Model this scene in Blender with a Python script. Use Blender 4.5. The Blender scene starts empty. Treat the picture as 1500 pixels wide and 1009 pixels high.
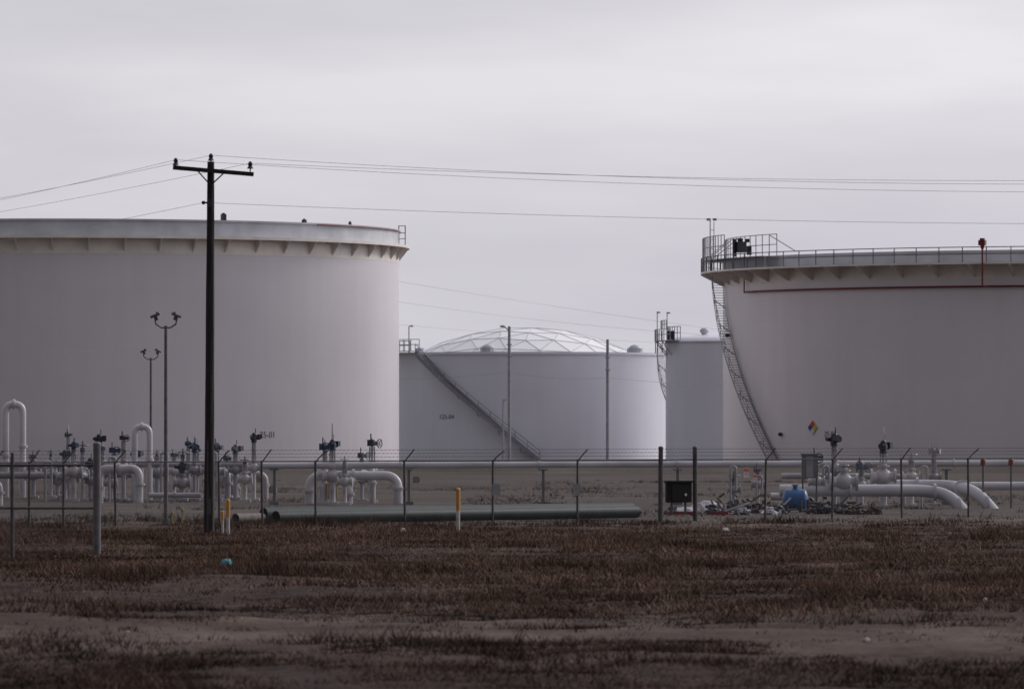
import bpy, bmesh, math, random
import numpy as np
from mathutils import Vector, Matrix
random.seed(7); rng=np.random.default_rng(7)
F=8000.0; H=3.5
def W(px,py,s): return Vector(((px-750)/s, F/s, H+(620-py)/s))
def GP(px,s): return Vector(((px-750)/s, F/s, 0))
def gs(py): return (py-620)/H
scene=bpy.context.scene; coll=scene.collection

# ---------------- materials
def newmat(name):
    m=bpy.data.materials.new(name); m.use_nodes=True
    nt=m.node_tree; return m,nt,nt.nodes,nt.links,nt.nodes['Principled BSDF']
def mat(name,col,rough=.6,metal=0.,var=.25,scale=3.,dirt=None,bump=0.,dscale=1.,stretch=(1,1,1)):
    m,nt,N,L,B=newmat(name)
    tc=N.new('ShaderNodeTexCoord'); mp=N.new('ShaderNodeMapping'); mp.inputs['Scale'].default_value=stretch
    L.new(tc.outputs['Object'],mp.inputs['Vector'])
    n=N.new('ShaderNodeTexNoise'); n.inputs['Scale'].default_value=scale; n.inputs['Detail'].default_value=6
    L.new(mp.outputs[0],n.inputs['Vector'])
    r=N.new('ShaderNodeValToRGB'); e=r.color_ramp.elements
    e[0].position=.3; e[1].position=.7
    d=dirt or tuple(c*(1-var) for c in col)
    e[0].color=(*d,1); e[1].color=(*[min(1,c*(1+var*.4)) for c in col],1)
    L.new(n.outputs['Fac'],r.inputs[0]); L.new(r.outputs[0],B.inputs['Base Color'])
    B.inputs['Roughness'].default_value=rough; B.inputs['Metallic'].default_value=metal
    if bump:
        b=N.new('ShaderNodeBump'); b.inputs['Strength'].default_value=bump; b.inputs['Distance'].default_value=.05
        L.new(n.outputs['Fac'],b.inputs['Height']); L.new(b.outputs[0],B.inputs['Normal'])
    return m
def tankmat(name,col,rough=.36,course=2.4):
    m,nt,N,L,B=newmat(name)
    tc=N.new('ShaderNodeTexCoord'); sep=N.new('ShaderNodeSeparateXYZ'); L.new(tc.outputs['Object'],sep.inputs[0])
    def math_(op,a,b=None,c=None):
        x=N.new('ShaderNodeMath'); x.operation=op
        for i,v in enumerate((a,b,c)):
            if v is None: continue
            if isinstance(v,(int,float)): x.inputs[i].default_value=v
            else: L.new(v,x.inputs[i])
        return x.outputs[0]
    mp=N.new('ShaderNodeMapping'); mp.inputs['Scale'].default_value=(.8,.8,.06); L.new(tc.outputs['Object'],mp.inputs[0])
    n1=N.new('ShaderNodeTexNoise'); n1.inputs['Scale'].default_value=1; n1.inputs['Detail'].default_value=4; L.new(mp.outputs[0],n1.inputs[0])
    n2=N.new('ShaderNodeTexNoise'); n2.inputs['Scale'].default_value=.09; n2.inputs['Detail'].default_value=3; L.new(tc.outputs['Object'],n2.inputs[0])
    ang=math_('ARCTAN2',sep.outputs['Y'],sep.outputs['X'])
    row=math_('FLOOR',math_('DIVIDE',sep.outputs['Z'],course))
    cell=math_('FLOOR',math_('ADD',math_('MULTIPLY',ang,6.0),math_('MULTIPLY',row,.37)))
    cb=N.new('ShaderNodeCombineXYZ'); L.new(row,cb.inputs[0]); L.new(cell,cb.inputs[1])
    wn=N.new('ShaderNodeTexWhiteNoise'); wn.noise_dimensions='3D'; L.new(cb.outputs[0],wn.inputs['Vector'])
    seam=math_('LESS_THAN',math_('FRACT',math_('DIVIDE',sep.outputs['Z'],course)),.02)
    v=math_('ADD',.81,math_('MULTIPLY',n1.outputs['Fac'],.11))
    v=math_('ADD',v,math_('MULTIPLY',n2.outputs['Fac'],.17))
    v=math_('ADD',v,math_('MULTIPLY',wn.outputs['Value'],.018))
    v=math_('SUBTRACT',v,math_('MULTIPLY',seam,.02))
    mx=N.new('ShaderNodeMix'); mx.data_type='RGBA'; mx.blend_type='MULTIPLY'; mx.inputs[0].default_value=1
    mx.inputs[6].default_value=(*col,1); L.new(v,mx.inputs[7])
    L.new(mx.outputs[2],B.inputs['Base Color'])
    B.inputs['Roughness'].default_value=rough
    bp=N.new('ShaderNodeBump'); bp.inputs['Strength'].default_value=.1; bp.inputs['Distance'].default_value=.3
    L.new(n2.outputs['Fac'],bp.inputs['Height']); L.new(bp.outputs[0],B.inputs['Normal'])
    return m
M={}
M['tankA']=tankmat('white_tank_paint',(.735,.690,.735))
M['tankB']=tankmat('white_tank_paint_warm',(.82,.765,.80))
M['tankC']=tankmat('hazed_white_tank_paint',(.83,.83,.91))  # distance haze on the far tanks put into a lighter, bluer colour
M['trim']=mat('cream_trim_paint',(.84,.79,.73),.5,var=.15,scale=.7)
M['rim']=mat('grey_rim_paint',(.58,.59,.64),.5,var=.2,scale=.5)
M['galv']=mat('galvanised_steel',(.34,.34,.38),.5,.2,var=.3,scale=4)
M['galvl']=mat('light_galvanised_steel',(.62,.62,.65),.5,.1,var=.3,scale=3)
M['post']=mat('weathered_fence_steel',(.085,.08,.085),.6,.3,var=.4,scale=5)
M['rail']=mat('dark_walkway_rail',(.15,.15,.165),.6,.1,var=.3,scale=2)
M['gpost']=mat('dull_gate_steel',(.15,.145,.155),.6,.3,var=.35,scale=4)
M['wood']=mat('creosote_wood',(.018,.014,.015),.85,var=.5,scale=4,bump=.5,stretch=(6,6,.4))
M['wire']=mat('grey_cable',(.45,.44,.47),.6,.0)
M['dark']=mat('dark_actuator_paint',(.03,.033,.045),.45,var=.4,scale=6)
M['navy']=mat('navy_actuator_paint',(.025,.04,.095),.4,var=.4,scale=6)
M['slate']=mat('slate_actuator_paint',(.09,.105,.14),.45,var=.4,scale=6)
M['white']=mat('white_pipe_paint',(.52,.50,.52),.4,var=.35,scale=2.5)
M['wpipe']=mat('grey_white_pipe_paint',(.36,.35,.38),.4,var=.35,scale=1.2)
M['lpipe']=mat('pale_pipeline_paint',(.57,.56,.60),.4,var=.25,scale=.6)
M['green']=mat('dark_green_pipe_coating',(.015,.032,.032),.5,var=.4,scale=2)
M['black']=mat('black_box_and_bore_shade',(.006,.006,.006),.9)  # black of the equipment box, also painted shade inside pipe ends
M['red']=mat('red_paint',(.20,.02,.025),.5,var=.3)
M['yellow']=mat('yellow_plastic',(.50,.24,.03),.5,var=.3)
M['wplas']=mat('white_plastic',(.50,.47,.46),.5,var=.3)
M['blue']=mat('blue_tank_paint',(.025,.12,.30),.4,var=.3,scale=4)
M['cyan']=mat('turquoise_plastic',(.08,.42,.50),.5,var=.2)
M['conc']=mat('concrete',(.24,.215,.20),.85,var=.3,scale=5,bump=.3)
M['cabinet']=mat('grey_cabinet_paint',(.15,.16,.17),.5,var=.25)
M['blueS']=mat('blue_sign_paint',(.02,.05,.32),.5,var=.05)
M['redS']=mat('red_sign_paint',(.55,.06,.04),.5,var=.05)
M['yelS']=mat('yellow_sign_paint',(.65,.42,.05),.5,var=.05)
M['whiS']=mat('white_sign_paint',(.66,.65,.66),.5,var=.05)
M['ink']=mat('faded_stencil_paint',(.20,.19,.215),.6,var=.3)
M['scrap']=mat('rusty_scrap',(.10,.06,.045),.8,.2,var=.5,scale=5)
M['pig']=mat('yellowed_box_paint',(.36,.28,.10),.6,var=.3)
M['stair']=mat('grey_stair_steel',(.36,.35,.38),.6,.1,var=.25,scale=2)
m,nt,N,L,B=newmat('aluminium_dome_panel'); ge=N.new('ShaderNodeNewGeometry'); r=N.new('ShaderNodeValToRGB'); e=r.color_ramp.elements
e.new(.5); 
for i,(p_,c_) in enumerate(((.0,(.80,.81,.83)),(.25,(.90,.90,.92)),(1.,(.96,.96,.96)))): e[i].position=p_; e[i].color=(*c_,1)
L.new(ge.outputs['Random Per Island'],r.inputs[0]); L.new(r.outputs[0],B.inputs['Base Color']); B.inputs['Roughness'].default_value=.25
M['dome']=m

def chainmat():
    m,nt,N,L,B=newmat('chain_link_wire')
    tc=N.new('ShaderNodeTexCoord'); sep=N.new('ShaderNodeSeparateXYZ'); L.new(tc.outputs['Object'],sep.inputs[0])
    def mt(op,a,b):
        x=N.new('ShaderNodeMath'); x.operation=op
        for i,v in enumerate((a,b)):
            if isinstance(v,(int,float)): x.inputs[i].default_value=v
            else: L.new(v,x.inputs[i])
        return x.outputs[0]
    k=1/.075
    a=mt('LESS_THAN',mt('FRACT',mt('MULTIPLY',mt('ADD',sep.outputs['X'],sep.outputs['Z']),k),0),.10)
    b=mt('LESS_THAN',mt('FRACT',mt('MULTIPLY',mt('SUBTRACT',sep.outputs['X'],sep.outputs['Z']),k),0),.10)
    al=mt('MAXIMUM',a,b)
    L.new(al,B.inputs['Alpha']); B.inputs['Base Color'].default_value=(.08,.075,.08,1); B.inputs['Roughness'].default_value=.6
    return m
M['chain']=chainmat()

# ---------------- mesh builder
class MB:
    def __init__(s): s.v=[]; s.f=[]
    def add(s,vs,fs):
        o=len(s.v); s.v+= [tuple(v) for v in vs]; s.f+=[tuple(i+o for i in f) for f in fs]; return s
    def box(s,c,size,rot=None):
        c=Vector(c); x,y,z=[a/2 for a in size]
        vs=[Vector((i*x,j*y,k*z)) for k in(-1,1) for j in(-1,1) for i in(-1,1)]
        if rot is not None:
            if isinstance(rot,(int,float)): rot=Matrix.Rotation(rot,3,'Z')
            vs=[rot@v for v in vs]
        s.add([c+v for v in vs],[(0,2,3,1),(4,5,7,6),(0,1,5,4),(2,6,7,3),(0,4,6,2),(1,3,7,5)])
        return s
    def cyl(s,p0,p1,r0,r1=None,n=12,cap=True):
        p0=Vector(p0);p1=Vector(p1); r1=r0 if r1 is None else r1
        d=(p1-p0).normalized(); a=d.orthogonal().normalized(); b=d.cross(a)
        vs=[]
        for p,r in((p0,r0),(p1,r1)):
            for i in range(n):
                t=2*math.pi*i/n; vs.append(p+(a*math.cos(t)+b*math.sin(t))*r)
        fs=[(i,(i+1)%n,n+(i+1)%n,n+i) for i in range(n)]
        if cap: fs+= [tuple(range(n-1,-1,-1)),tuple(range(n,2*n))]
        s.add(vs,fs); return s
    def path(s,pts,r,n=8,cap=True):
        pts=[Vector(p) for p in pts]; m=len(pts); vs=[]
        prev=None
        for i,p in enumerate(pts):
            d=(pts[min(i+1,m-1)]-pts[max(i-1,0)]).normalized()
            if prev is None: a=d.orthogonal().normalized()
            else:
                a=(prev-d*prev.dot(d)).normalized()
            prev=a; b=d.cross(a)
            for k in range(n):
                t=2*math.pi*k/n; vs.append(p+(a*math.cos(t)+b*math.sin(t))*r)
        fs=[(i*n+k,i*n+(k+1)%n,(i+1)*n+(k+1)%n,(i+1)*n+k) for i in range(m-1) for k in range(n)]
        if cap: fs+=[tuple(range(n-1,-1,-1)),tuple(range((m-1)*n,m*n))]
        s.add(vs,fs); return s
    def ball(s,c,r,sc=(1,1,1),n=12,m=8):
        c=Vector(c); vs=[];fs=[]
        for j in range(m+1):
            ph=math.pi*j/m
            for i in range(n):
                t=2*math.pi*i/n
                vs.append(c+Vector((math.sin(ph)*math.cos(t)*r*sc[0],math.sin(ph)*math.sin(t)*r*sc[1],math.cos(ph)*r*sc[2])))
        for j in range(m):
            for i in range(n):
                fs.append((j*n+i,(j+1)*n+i,(j+1)*n+(i+1)%n,j*n+(i+1)%n))
        s.add(vs,fs); return s
    def torus(s,c,R,r,axis='Z',n=20,m=6):
        pts=[]
        c=Vector(c)
        for i in range(n+1):
            t=2*math.pi*i/n; u,v=R*math.cos(t),R*math.sin(t)
            pts.append(c+{'Z':Vector((u,v,0)),'Y':Vector((u,0,v)),'X':Vector((0,u,v))}[axis])
        s.path(pts,r,m,cap=False); return s
    def xf(s,c,k,rz):
        c=Vector(c); R=Matrix.Rotation(rz,3,'Z'); s.v=[tuple(c+R@((Vector(v)-c)*k)) for v in s.v]; return s
    def obj(s,name,m,parent=None,smooth=False,loc=None,label=None):
        me=bpy.data.meshes.new(name); me.from_pydata(s.v,[],s.f); me.materials.append(m)
        bm=bmesh.new(); bm.from_mesh(me); bmesh.ops.recalc_face_normals(bm,faces=bm.faces)
        bmesh.ops.remove_doubles(bm,verts=bm.verts,dist=1e-5)
        bm.to_mesh(me); bm.free()
        if smooth:
            me.polygons.foreach_set('use_smooth',[True]*len(me.polygons))
            try: me.set_sharp_from_angle(angle=math.radians(40))
            except Exception: pass
        o=bpy.data.objects.new(name,me); coll.objects.link(o)
        if parent: o.parent=parent
        if loc is not None: o.location=loc
        if label: o['label']=label
        return o
def thing(name,label,cat,loc,group=None,rotz=0):
    e=bpy.data.objects.new(name,None); e.empty_display_size=.5; coll.objects.link(e); e.location=loc
    e.rotation_euler=(0,0,rotz)
    e['label']=label; e['category']=cat
    if group: e['group']=group
    return e
def tag(o,label,cat,group=None):
    o['label']=label; o['category']=cat
    if group: o['group']=group
    return o

# ---------------- noise + ground
def vnoise(x,y,seed=0):
    x=np.asarray(x,float);y=np.asarray(y,float)
    xi=np.floor(x).astype(np.int64);yi=np.floor(y).astype(np.int64);fx=x-xi;fy=y-yi
    fx=fx*fx*(3-2*fx);fy=fy*fy*(3-2*fy)
    def h(a,b):
        n=(a*374761393+b*668265263+seed*974634777)&0xffffffff
        n=((n^(n>>13))*1274126177)&0xffffffff
        return ((n^(n>>16))&0xffff)/65535.
    return (h(xi,yi)*(1-fx)+h(xi+1,yi)*fx)*(1-fy)+(h(xi,yi+1)*(1-fx)+h(xi+1,yi+1)*fx)*fy
def ss(a,b,x): t=np.clip((x-a)/(b-a),0,1); return t*t*(3-2*t)
def gh(x,y):
    x=np.asarray(x,float);y=np.asarray(y,float)
    fld=1-ss(180,192,y)
    z=(vnoise(x/9,y/7,1)-.5)*.22+(vnoise(x/2.2,y/1.6,2)-.5)*.13+(vnoise(x/.6,y/.6,3)-.5)*.07
    road=np.exp(-((y-89-1.5*vnoise(x/12,x*0,9))/4.5)**2)
    z=z*(1-.5*road)-road*.06
    z=z*(.12+.88*fld)
    berm=np.exp(-((y-378)/5.5)**2)*(.55+.18*vnoise(x/14,y*0,5))
    b2=.22*np.exp(-((y-300-4*vnoise(x/20,y*0,6))/4)**2)
    return z+berm+b2-.55*ss(500,540,y)
def axis(parts):
    a=[]
    for lo,hi,st in parts: a+=list(np.arange(lo,hi,st))
    a.append(parts[-1][1]); return np.array(a)
xs=axis([(-6000,-600,600),(-600,-100,50),(-100,-28,4),(-28,28,.28),(28,100,4),(100,600,50),(600,6000,600)])
ys=axis([(-3000,-200,400),(-200,40,20),(40,62,2),(62,200,.28),(200,290,3),(290,395,1.5),(395,700,15),(700,9000,800)])
X,Y=np.meshgrid(xs,ys); Z=gh(X,Y)
nv=X.size; me=bpy.data.meshes.new('ground'); me.vertices.add(nv)
me.vertices.foreach_set('co',np.stack([X,Y,Z],-1).ravel())
ny,nx=X.shape; idx=np.arange(nv).reshape(ny,nx)
q=np.stack([idx[:-1,:-1],idx[:-1,1:],idx[1:,1:],idx[1:,:-1]],-1).reshape(-1,4)
me.loops.add(q.size); me.loops.foreach_set('vertex_index',q.ravel())
me.polygons.add(len(q)); me.polygons.foreach_set('loop_start',np.arange(len(q))*4); me.polygons.foreach_set('loop_total',np.full(len(q),4))
me.polygons.foreach_set('use_smooth',np.ones(len(q),bool)); me.update(); me.validate()
g=bpy.data.objects.new('ground',me); coll.objects.link(g); g['kind']='structure'
m,nt,N,L,B=newmat('dry_earth_and_gravel')
tc=N.new('ShaderNodeTexCoord'); sep=N.new('ShaderNodeSeparateXYZ'); L.new(tc.outputs['Object'],sep.inputs[0])
def noise(sc,st=(1,1,1),det=6,rough=.55):
    mp=N.new('ShaderNodeMapping'); mp.inputs['Scale'].default_value=st; L.new(tc.outputs['Object'],mp.inputs[0])
    n=N.new('ShaderNodeTexNoise'); n.inputs['Scale'].default_value=sc; n.inputs['Detail'].default_value=det; n.inputs['Roughness'].default_value=rough
    L.new(mp.outputs[0],n.inputs[0]); return n.outputs['Fac']
def ramp(fac,stops):
    r=N.new('ShaderNodeValToRGB'); e=r.color_ramp.elements
    while len(e)<len(stops): e.new(.5)
    for i,(p,c) in enumerate(stops): e[i].position=p; e[i].color=(*c,1)
    L.new(fac,r.inputs[0]); return r.outputs[0]
def mapr(v,a,b,c=0,d=1,it='SMOOTHSTEP'):
    r=N.new('ShaderNodeMapRange'); r.interpolation_type=it; L.new(v,r.inputs[0])
    for i,k in enumerate((a,b,c,d)): r.inputs[i+1].default_value=k
    return r.outputs[0]
def mix(f,a,b):
    x=N.new('ShaderNodeMix'); x.data_type='RGBA'
    if isinstance(f,float): x.inputs[0].default_value=f
    else: L.new(f,x.inputs[0])
    for i,v in ((6,a),(7,b)):
        if isinstance(v,tuple): x.inputs[i].default_value=(*v,1)
        else: L.new(v,x.inputs[i])
    return x.outputs[2]
def mth(op,a,b=0.):
    x=N.new('ShaderNodeMath'); x.operation=op
    for i,v in enumerate((a,b)):
        if isinstance(v,(int,float)): x.inputs[i].default_value=v
        else: L.new(v,x.inputs[i])
    return x.outputs[0]
dirt=ramp(noise(.45,(1,.6,1)),[(.3,(.058,.040,.033)),(.5,(.100,.072,.060)),(.7,(.160,.120,.102))])
litter=ramp(noise(1.7),[(.35,(.022,.0135,.0115)),(.65,(.060,.037,.030))])
grav=ramp(noise(.25,(.5,1.5,1)),[(.3,(.074,.059,.052)),(.5,(.108,.089,.080)),(.7,(.155,.132,.120))])
patch=mapr(noise(.30,(1,.8,1)),.42,.58)
yw=mth('ADD',sep.outputs['Y'],mth('MULTIPLY',noise(.10),9.))
r1=mapr(mth('ABSOLUTE',mth('SUBTRACT',yw,94.)),3.,8.,1.,0.)
fieldmask=mth('MULTIPLY',mapr(yw,101.,106.),mapr(sep.outputs['Y'],172.,186.,1.,0.))
lit=mth('MAXIMUM',mth('MULTIPLY',fieldmask,mth('ADD',.6,mth('MULTIPLY',patch,.4))),mth('MULTIPLY',patch,.7))
near=mapr(yw,83.,88.,.95,0.)
lit=mth('MAXIMUM',lit,near)
lit=mth('MULTIPLY',lit,mth('SUBTRACT',1.,mth('MULTIPLY',r1,.85)))
field=mix(lit,dirt,litter)
yard=mapr(mth('ADD',sep.outputs['Y'],mth('MULTIPLY',noise(.3),6.)),188.,198.)
col=mix(yard,field,grav)
fine=noise(6.,det=8,rough=.7)
col2=N.new('ShaderNodeMix'); col2.data_type='RGBA'; col2.blend_type='MULTIPLY'; col2.inputs[0].default_value=1.
L.new(col,col2.inputs[6]); L.new(ramp(fine,[(.3,(.5,.5,.5)),(.7,(1.35,1.35,1.35))]),col2.inputs[7])
L.new(col2.outputs[2],B.inputs['Base Color']); B.inputs['Roughness'].default_value=.95
B.inputs['Specular IOR Level'].default_value=.1
bp=N.new('ShaderNodeBump'); bp.inputs['Strength'].default_value=.8; bp.inputs['Distance'].default_value=.06; L.new(fine,bp.inputs['Height']); L.new(bp.outputs[0],B.inputs['Normal'])
me.materials.append(m)

# ---------------- grass (stuff)
def make_grass(name,n,yr,hr,dens,matr,blades=8,seed=1,spread=.10,wd=.010,lean=(.2,1.2)):
    r=np.random.default_rng(seed)
    ty=r.uniform(yr[0],yr[1],n); tx=r.uniform(-1,1,n)*(ty*.1+3)
    keep=r.uniform(0,1,n)<dens(tx,ty); tx=tx[keep];ty=ty[keep]; k=len(tx)
    size=r.uniform(hr[0],hr[1],k)*(.3+1.5*vnoise(tx/2.5,ty/4,21)**1.3)
    sp=np.repeat(spread*r.uniform(.4,1.8,k),blades)
    bx=np.repeat(tx,blades)+r.normal(0,1,k*blades)*sp; by=np.repeat(ty,blades)+r.normal(0,1,k*blades)*sp
    hh=np.repeat(size,blades)*r.uniform(.25,1.1,k*blades)
    bz=gh(bx,by)-.015
    an=r.uniform(0,2*math.pi,k*blades); ln=r.uniform(lean[0],lean[1],k*blades)*hh
    a2=r.uniform(0,math.pi,k*blades)*.5-.4; w=wd*r.uniform(.6,1.5,k*blades)
    P=np.empty((k*blades,3,3))
    P[:,0]=np.stack([bx-w*np.cos(a2),by-w*np.sin(a2),bz],-1); P[:,1]=np.stack([bx+w*np.cos(a2),by+w*np.sin(a2),bz],-1)
    P[:,2]=np.stack([bx+ln*np.cos(an),by+ln*np.sin(an),bz+hh],-1)
    me=bpy.data.meshes.new(name); nt_=k*blades; me.vertices.add(nt_*3); me.vertices.foreach_set('co',P.ravel())
    me.loops.add(nt_*3); me.loops.foreach_set('vertex_index',np.arange(nt_*3)); me.polygons.add(nt_)
    me.polygons.foreach_set('loop_start',np.arange(nt_)*3); me.polygons.foreach_set('loop_total',np.full(nt_,3)); me.update(); me.validate()
    me.materials.append(matr); o=bpy.data.objects.new(name,me); coll.objects.link(o); o['kind']='stuff'
    return o
def grassmat(name,cols):
    m,nt,N,L,B=newmat(name); ge=N.new('ShaderNodeNewGeometry')
    r=N.new('ShaderNodeValToRGB'); e=r.color_ramp.elements
    while len(e)<len(cols): e.new(.5)
    for i,c in enumerate(cols): e[i].position=i/(len(cols)-1); e[i].color=(*c,1)
    L.new(ge.outputs['Random Per Island'],r.inputs[0])
    tc=N.new('ShaderNodeTexCoord'); n=N.new('ShaderNodeTexNoise'); n.inputs['Scale'].default_value=.28; n.inputs['Detail'].default_value=7; n.inputs['Roughness'].default_value=.65; L.new(tc.outputs['Object'],n.inputs[0])
    mr=N.new('ShaderNodeMapRange'); L.new(n.outputs['Fac'],mr.inputs[0]); 
    for i,k in enumerate((.35,.65,.30,1.8)): mr.inputs[i+1].default_value=k
    mx=N.new('ShaderNodeMix'); mx.data_type='RGBA'; mx.blend_type='MULTIPLY'; mx.inputs[0].default_value=1
    L.new(r.outputs[0],mx.inputs[6]); L.new(mr.outputs[0],mx.inputs[7]); L.new(mx.outputs[2],B.inputs['Base Color']); B.inputs['Roughness'].default_value=.9
    B.inputs['Specular IOR Level'].default_value=.1
    return m
gm=grassmat('dry_red_brown_grass',[(.050,.030,.023),(.095,.057,.043),(.145,.092,.069),(.23,.158,.122)])
gm2=grassmat('dark_weeds',[(.024,.0155,.0125),(.048,.031,.024),(.095,.063,.048)])
gm3=grassmat('rusty_weed_clumps',[(.045,.027,.020),(.10,.060,.043),(.17,.108,.078)])
def d1(x,y):
    f=ss(99,107,y+9*(vnoise(x/5,y/4,31)-.5)); n=vnoise(x/6,y/12,11)*.5+vnoise(x/1.8,y/3.2,12)*.3+vnoise(x/.5,y/.8,15)*.2
    band=.78+.22*np.sin(y/5.3+3*vnoise(x/9,y/9,33))
    edge=1-.75*ss(170,187,y+10*(vnoise(x/4,y/6,34)-.5))
    return f*np.clip((n-.24)*3.2,.05,1)*band*edge
def d2(x,y):
    road=np.exp(-((y-91-4*(vnoise(x/4,x*0,19)-.5))/6.5)**2)
    n=vnoise(x/3.2,y/3.6,13)*.6+vnoise(x/.8,y/.9,14)*.4
    return np.clip((n-.50+.26*(1-ss(76,84,y)))*4,0,1)*(1-.85*road)
def d3(x,y):
    n=vnoise(x/3.4,y/3.4,41)*.5+vnoise(x/1.1,y/1.3,42)*.5
    road=np.exp(-((y-91)/6.)**2)
    return np.clip((n-.58)*6,0,1)*(1-.7*road)
def d4(x,y):
    n=vnoise(x/2.2,y/4.5,61)*.55+vnoise(x/.7,y/1.2,62)*.45
    return np.clip((n-.54)*6,0,1)*ss(101,110,y)*(1-.6*ss(172,186,y))
make_grass('dry_grass',160000,(95,192),(.03,.17),d1,gm,7,3,.25,.013,(.3,1.5))
make_grass('weed_clumps',36000,(64,112),(.02,.14),d2,gm2,12,5,.16,.010,(.4,1.5))
make_grass('taller_weeds',15000,(66,185),(.08,.26),d3,gm2,12,6,.15,.008,(.2,1.2))
make_grass('tall_grass_clumps',26000,(100,188),(.14,.34),d4,gm3,12,16,.15,.009,(.1,.9))
make_grass('fence_weeds',8000,(176,206),(.10,.34),lambda x,y: np.clip((vnoise(x/1.6,y/2.5,17)-.34)*2.5,0,1)*np.exp(-((y-190)/7)**2),gm2,10,8,.16,.010)
make_grass('yard_weeds',12000,(196,330),(.05,.22),lambda x,y: np.clip((vnoise(x/4,y/9,57)-.5)*3,0,1),gm2,7,9,.2,.014)

# ---------------- sky + sun
az=math.radians(50); el=math.radians(28)
sd=Vector((math.sin(az)*math.cos(el),math.cos(az)*math.cos(el),math.sin(el)))
w=bpy.data.worlds.new('World'); scene.world=w; w.use_nodes=True; nt=w.node_tree; N=nt.nodes; L=nt.links
bg=N['Background']
sky=N.new('ShaderNodeTexSky'); sky.sky_type='NISHITA'; sky.sun_disc=False; sky.sun_elevation=el; sky.sun_rotation=az; sky.dust_density=4
tc=N.new('ShaderNodeTexCoord')
sc=N.new('ShaderNodeVectorMath'); sc.operation='SCALE'; sc.inputs[3].default_value=.1; L.new(sky.outputs[0],sc.inputs[0])
c1=ramp(noise(1.,(4.,4.,22.),6,.5),[(.36,(.575,.560,.625)),(.5,(.665,.650,.706)),(.62,(.765,.752,.796))])
def dot(v):
    d=N.new('ShaderNodeVectorMath'); d.operation='DOT_PRODUCT'; L.new(tc.outputs['Generated'],d.inputs[0]); d.inputs[1].default_value=Vector(v).normalized(); return d.outputs['Value']
dr=mth('ADD',mapr(dot((0.05,1,.2)),-.9,1.,.20,1.0,'LINEAR'),mapr(dot((1,.25,.35)),.15,1.,0.,.95))
sm=N.new('ShaderNodeVectorMath'); sm.operation='SCALE'; L.new(c1,sm.inputs[0]); L.new(dr,sm.inputs[3])
fin=mix(.94,sc.outputs[0],sm.outputs[0])
L.new(fin,bg.inputs[0]); bg.inputs[1].default_value=1.0
sun=bpy.data.lights.new('sun','SUN'); sun.energy=1.5; sun.angle=math.radians(16); sun.color=(1,.96,.93)
so=bpy.data.objects.new('sun',sun); coll.objects.link(so); so.rotation_euler=(-sd).to_track_quat('-Z','Y').to_euler()

# ---------------- tanks
def cp(R,th,z): return Vector((-math.cos(th)*R,-math.sin(th)*R,z))
def rad(d): return math.radians(d)
def bearing(T,R,px):
    lo,hi=rad(3),rad(177)
    for _ in range(50):
        m_=(lo+hi)/2; p=T.location+cp(R,m_,0)
        if 750+F*p.x/p.y<px: lo=m_
        else: hi=m_
    return (lo+hi)/2
def ringwall(mb,prof,n=128,a0=0,a1=360):
    full=(a1-a0)>=360; k=n if full else n+1
    vs=[cp(r,rad(a0+(a1-a0)*i/n),z) for i in range(k) for (r,z) in prof]
    m=len(prof); fs=[]
    for i in range(n):
        j=(i+1)%k
        for p in range(m-1): fs.append((i*m+p,i*m+p+1,j*m+p+1,j*m+p))
    mb.add(vs,fs); return mb
def railing(mb,R,a0,a1,z,h=1.05,step=2.0,r=.03,rf=None):
    L_=R*rad(abs(a1-a0)); n=max(2,int(L_/step))
    f=rf or (lambda t:z)
    for i in range(n+1):
        t=i/n; th=rad(a0+(a1-a0)*t); mb.cyl(cp(R,th,f(t)),cp(R,th,f(t)+h),r,n=6)
    for q in (h,h*.55):
        mb.path([cp(R,rad(a0+(a1-a0)*i/(n*2)),f(i/(n*2))+q) for i in range(n*2+1)],r*.9,6)
def stairs(parent,R,a0,a1,z0,z1,wd=.9,rm=None,step=.22,sh=.15,hr=.028):
    n=int(abs(z0-z1)/step); mb=MB()
    for i in range(n):
        t=(i+.5)/n; th=rad(a0+(a1-a0)*t); z=z0+(z1-z0)*t
        p=cp(R+wd/2+.12,th,z); mb.box(p,(wd+.02,.28,.05),th)
    for rr in (R+.12,R+wd+.12):
        pts=[cp(rr,rad(a0+(a1-a0)*i/40),z0+(z1-z0)*i/40-.05) for i in range(41)]
        vs=[p+Vector((0,0,k)) for p in pts for k in(-sh-.05,sh)]
        mb.add(vs,[(2*i,2*i+2,2*i+3,2*i+1) for i in range(40)])
    for i in range(0,n,9):
        t=(i+.5)/n; th=rad(a0+(a1-a0)*t); z=z0+(z1-z0)*t-.2
        mb.cyl(cp(R,th,z-.7),cp(R+wd,th,z),.04,n=6)
    st=mb.obj('stairway',rm or M['stair'],parent)
    hb=MB(); railing(hb,R+wd+.12,a0,a1,0,1.05,1.3,hr,rf=lambda t:z0+(z1-z0)*t)
    hb.obj('handrail',rm or M['stair'],st); return st
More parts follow.
